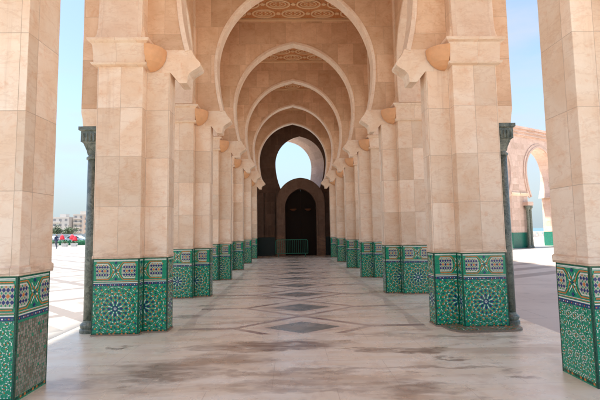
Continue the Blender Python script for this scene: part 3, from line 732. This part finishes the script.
for c0 in (-9.1, -2.8, 3.5, 9.8):
    for e in (-1, 1):
        b = MB(); x = c0+e*3.15; x0, x1 = (x-1.12, x-.001) if e > 0 else (x+.001, x+1.12); b.box(x0, x1, -.001, T-.001, 0, 1.262)
        b.build('tile_dado', M_fargreen, root)
for c0 in (-2.8, 3.5, 9.8):
    for dx in (.0, .36):
        b = MB(); x = c0-2.55+dx
        b.lathe([(.17, 0), (.17, .12), (.12, .18), (.115, 2.95), (.14, 3.0), (.1, 3.05), (.16, 3.25), (.2, 3.3), (.2, 3.48)], cx=x, cy=-.24, n=14); b.build('marble_column', M_marb, root, smooth=False)
    b = MB(); b.box(c0-2.75, c0-1.98, -.42, -.005, 3.485, 3.8); b.build('bracket', M_far, root)
tag(root, 'pink stone arcade with a stepped cornice across the court on the right', 'arcade')

# sea-side parapet seen through the far arch
M_white = plain('white_parapet', (.7, .68, .64), .7, .2)
b = MB(); b.box(20, 90, 66, 66.4, 0, .25); b.box(20, 90, 65.95, 66.45, .85, 1.0)
for i in range(70): b.box(20.1+i, 20.75+i, 66.05, 66.35, .25, .85)
tag(b.build('parapet', M_white), 'low white pierced parapet by the sea, seen through the far arch', 'parapet')

# ------------------------------------------------------------------ far left: esplanade, parasols, trees and town
def building(x, y, w_, h, c, fl, nb, label, step=0):
    root = empty('apartment_block', (x, y, 0)); m = plain('render_paint', tuple(q*1.3 for q in c), .8, .15, .05, .3)
    b = MB(); b.box(-w_/2, w_/2, 0, 12, 0, h); b.build('wall', m, root)
    b = MB(); b.box(-w_/2-.2, w_/2+.2, -.2, 12.2, h, h+.6); b.box(-w_/5, w_/6, 3, 7, h+.6, h+2.6); b.build('roof', m, root)
    mg = plain('hazed_window_glass', (.20, .205, .22), .4, .5); fh = h/fl; bw = w_/nb  # glass paled so that distance haze is put into its colour
    for i in range(fl):
        for j in range(nb):
            b = MB(); x0 = -w_/2+bw*(j+.28); b.box(x0, x0+bw*.45, -.06, .05, fh*i+fh*.3, fh*i+fh*.78); b.build('window', mg, root)
    for i in range(1, fl): b = MB(); b.box(-w_/2+.5, -w_/2+bw*1.6, -1.0, 0, fh*i+.1, fh*i+.95); b.build('balcony', m, root)
    tag(root, label, 'building', 'pale blocks of the distant town')
building(-162, 262, 12, 10, (0.30, 0.29, 0.29), 3, 3, 'pale grey block, leftmost of the distant town')
building(-150, 258, 11, 12.5, (0.35, 0.34, 0.33), 4, 3, 'white block with four storeys in the distant town')
building(-139, 262, 10, 14.5, (0.36, 0.34, 0.32), 5, 3, 'tallest cream block in the distant town')
building(-129, 255, 9, 13, (0.34, 0.27, 0.23), 4, 3, 'pinkish block beside the tallest cream one')
building(-119, 258, 10, 14, (0.32, 0.23, 0.19), 5, 3, 'salmon block of the distant town beside the marble column')
building(-176, 270, 12, 12, (0.31, 0.30, 0.31), 4, 3, 'grey block at the far left edge of the town')
building(-108, 258, 10, 11, (0.34, 0.30, 0.26), 4, 3, 'sand coloured block at the right end of the town')
M_leaf = plain('foliage', (.055, .085, .05), .7, .2, .45, 1.2); M_bark = plain('bark', (.12, .08, .05), .8)
def tree(x, y, h, r, label, seed):
    rn = random.Random(seed); root = empty('tree', (x, y, 0))
    b = MB(); b.tube((0, 0, 0), (0, 0, h*.6), r*.09, 8, r2=r*.05)
    for i in range(4): a = i*1.6; b.tube((0, 0, h*.45), (r*.5*math.cos(a), r*.5*math.sin(a), h*.75), r*.045, 6, r2=r*.02)
    b.build('trunk', M_bark, root); b = MB()
    clumps = [(rn.gauss(0, r*.42), rn.gauss(0, r*.42), h*.7+rn.gauss(0, r*.3)) for _ in range(16)]
    for i in range(900):
        c_ = rn.choice(clumps); p = Vector((c_[0]+rn.gauss(0, r*.2), c_[1]+rn.gauss(0, r*.2), c_[2]+rn.gauss(0, r*.17))); s_ = r*.09
        u = Vector((rn.gauss(0, 1), rn.gauss(0, 1), rn.gauss(0, 1))).normalized(); v = u.orthogonal().normalized()
        b.face([p-u*s_, p+v*s_*.6, p+u*s_, p-v*s_*.6])
    b.build('crown', M_leaf, root, fix=False); tag(root, label, 'tree', 'dark round trees before the town')
tree(-66.5, 112, 3.7, 1.9, 'left one of two dark round trees before the town', 1); tree(-62.5, 112, 4.0, 2.0, 'right one of two dark round trees before the town', 2)
M_red = plain('red_canvas', (.62, .03, .05), .7, .2, .1); M_pole = plain('white_pole', (.6, .6, .6), .5)
for i, (x, y, zt, lab) in enumerate([(-34.1, 59, 1.65, 'red parasol nearest the left pillar, beyond the court'), (-33.2, 60, 1.7, 'red parasol second from the left on the esplanade'), (-32.6, 59, 1.65, 'red parasol third from the left on the esplanade'), (-32.0, 58.6, 1.45, 'lowest red parasol, rightmost on the esplanade')]):
    root = empty('parasol', (x, y, 0)); b = MB(); n = 8
    b.rings([[(rr*math.cos(2*math.pi*j/n), rr*math.sin(2*math.pi*j/n), z) for j in range(n)] for rr, z in ((.34, zt-.75), (.36, zt-.6), (.2, zt-.2), (.02, zt))]); b.build('canopy', M_red, root)
    b = MB(); b.tube((0, 0, 0), (0, 0, zt), .025); b.build('pole', M_pole, root); tag(root, lab, 'parasol', 'red parasols on the esplanade')
# hedge row and pale kiosk roofs, parked cars
def hedge(x0, x1, y, h, label, seed):
    rn = random.Random(seed); b = MB(); b.box(x0, x1, y+.1, y+.9, 0, h*.7)
    for i in range(2600):
        p = Vector((rn.uniform(x0, x1), rn.uniform(y-.05, y+1.0), rn.uniform(0, h)+rn.gauss(0, .04))); s_ = .09; u = Vector((rn.gauss(0, 1), rn.gauss(0, 1), rn.gauss(0, 1))).normalized(); v = u.orthogonal().normalized(); b.face([p-u*s_, p+v*s_*.6, p+u*s_, p-v*s_*.6])
    tag(b.build('hedge', plain('hedge_leaves', (.03, .15, .08), .7, .2, .4, 3), fix=False), label, 'hedge')
hedge(-40, -27.5, 61.5, .75, 'green clipped hedge beyond the red parasols', 5)
def car(x, y, c, label):
    root = empty('parked_car', (x, y, 0)); m = plain('car_paint', c, .25, .5, .03)
    body_ = [(-2.1, .35), (-2.1, .75), (-1.9, .9), (-1.2, .95), (-.7, 1.4), (.8, 1.42), (1.5, .98), (2.1, .85), (2.15, .35)]
    b = MB(); b.rings([[(px, yy, pz) for px, pz in body_] for yy in (-.85, .85)]); b.build('body', m, root, bevel=.05)
    b = MB(); b.rings([[(px, yy, pz) for px, pz in ((-1.05, .98), (-.65, 1.34), (.75, 1.35), (1.25, .99))] for yy in (-.862, .862)]); b.build('windows', plain('car_glass', (.03, .04, .05), .1, .6), root)
    for wx in (-1.35, 1.35):
        for wy in (-.8, .8): b = MB(); b.tube((wx, wy-.1, .33), (wx, wy+.1, .33), .33, 16); b.build('wheel', plain('tyre', (.02, .02, .02), .8), root)
    tag(root, label, 'car', 'cars parked before the town')
for x, c, lab in ((-46.5, (.5, .55, .6), 'silver car parked leftmost beyond the hedge'), (-41.5, (.35, .45, .52), 'blue-grey car parked beyond the hedge'), (-36.6, (.55, .56, .58), 'pale grey car parked rightmost beyond the hedge')): car(x, 76, c, lab)
b = MB(); b.box(-60, -33, 92, 93, 0, 1.6); b.box(-60, -33, 91.8, 93.2, 1.6, 1.75)
tag(b.build('boundary_wall', plain('grey_blue_wall', (.36, .42, .46), .7)), 'long grey-blue boundary wall before the town', 'wall')
# low white planters in front of the hedge
for i, x in enumerate((-34.4, -33.0, -31.7, -30.4)):
    root = empty('planter', (x, 55.5, 0)); b = MB(); b.rings([[(sx*a, sy*a*.6, z) for sx, sy in ((-1, -1), (1, -1), (1, 1), (-1, 1))] for a, z in ((.32, 0), (.40, .42), (.36, .42), (.34, .34))]); b.build('tub', M_white, root)
    rn = random.Random(i); b = MB()
    for j in range(120):
        p = Vector((rn.gauss(0, .17), rn.gauss(0, .12), .45+abs(rn.gauss(0, .12)))); u = Vector((rn.gauss(0, 1), rn.gauss(0, 1), rn.gauss(0, 1))).normalized(); v = u.orthogonal().normalized(); b.face([p-u*.07, p+v*.04, p+u*.07, p-v*.04])
    b.build('plant', M_leaf, root, fix=False)
    tag(root, 'white tub of greenery on the court, %s from the left' % ['first', 'second', 'third', 'fourth'][i], 'planter', 'white planters on the court')

# ------------------------------------------------------------------ person walking on the court at left
def person(x, y, label, face=0, shirt=(.05, .06, .12), legs=(.12, .12, .15)):
    V = [(0, 0, .95), (0, 0, 1.15), (0, .01, 1.38), (0, 0, 1.48), (.1, 0, .92), (.11, .12, .5), (.11, .02, .08), (.11, .14, .03), (-.1, 0, .92), (-.11, -.08, .5), (-.11, -.25, .1), (-.11, -.13, .04),
         (.19, 0, 1.38), (.24, -.04, 1.12), (.24, .08, .9), (-.19, 0, 1.38), (-.24, .02, 1.12), (-.24, .14, .93), (0, .01, 1.57), (0, .02, 1.66)]
    E_ = [(0, 1), (1, 2), (2, 3), (0, 4), (4, 5), (5, 6), (6, 7), (0, 8), (8, 9), (9, 10), (10, 11), (2, 12), (12, 13), (13, 14), (2, 15), (15, 16), (16, 17), (3, 18), (18, 19)]
    rad = [.15, .14, .15, .06, .1, .065, .045, .04, .1, .065, .045, .04, .06, .045, .03, .06, .045, .03, .085, .08]
    me = bpy.data.meshes.new('person'); me.from_pydata(V, E_, []); o = bpy.data.objects.new('person', me); col.objects.link(o)
    o.location = (x, y, 0); o.rotation_euler = (0, 0, face); md = o.modifiers.new('skin', 'SKIN')
    for i, sv in enumerate(me.skin_vertices[0].data): sv.radius = (rad[i], rad[i]*.8); sv.use_root = (i == 0)
    o.modifiers.new('sub', 'SUBSURF').levels = 2; o.modifiers['sub'].render_levels = 2
    g = G('clothed_figure'); z = g.n('ShaderNodeSeparateXYZ', 2, Vector=g.obj())
    c = g.mix(g.m('GREATER_THAN', z, .97), legs, shirt); c = g.mix(g.m('GREATER_THAN', z, 1.5), c, (.35, .2, .13)); c = g.mix(g.m('GREATER_THAN', z, 1.66), c, (.02, .015, .01))
    me.materials.append(g.done(c, .8, .2)); tag(o, label, 'person')
person(-27.45, 46.3, 'person in dark clothes walking on the sunny court past the left pillar', face=1.2)
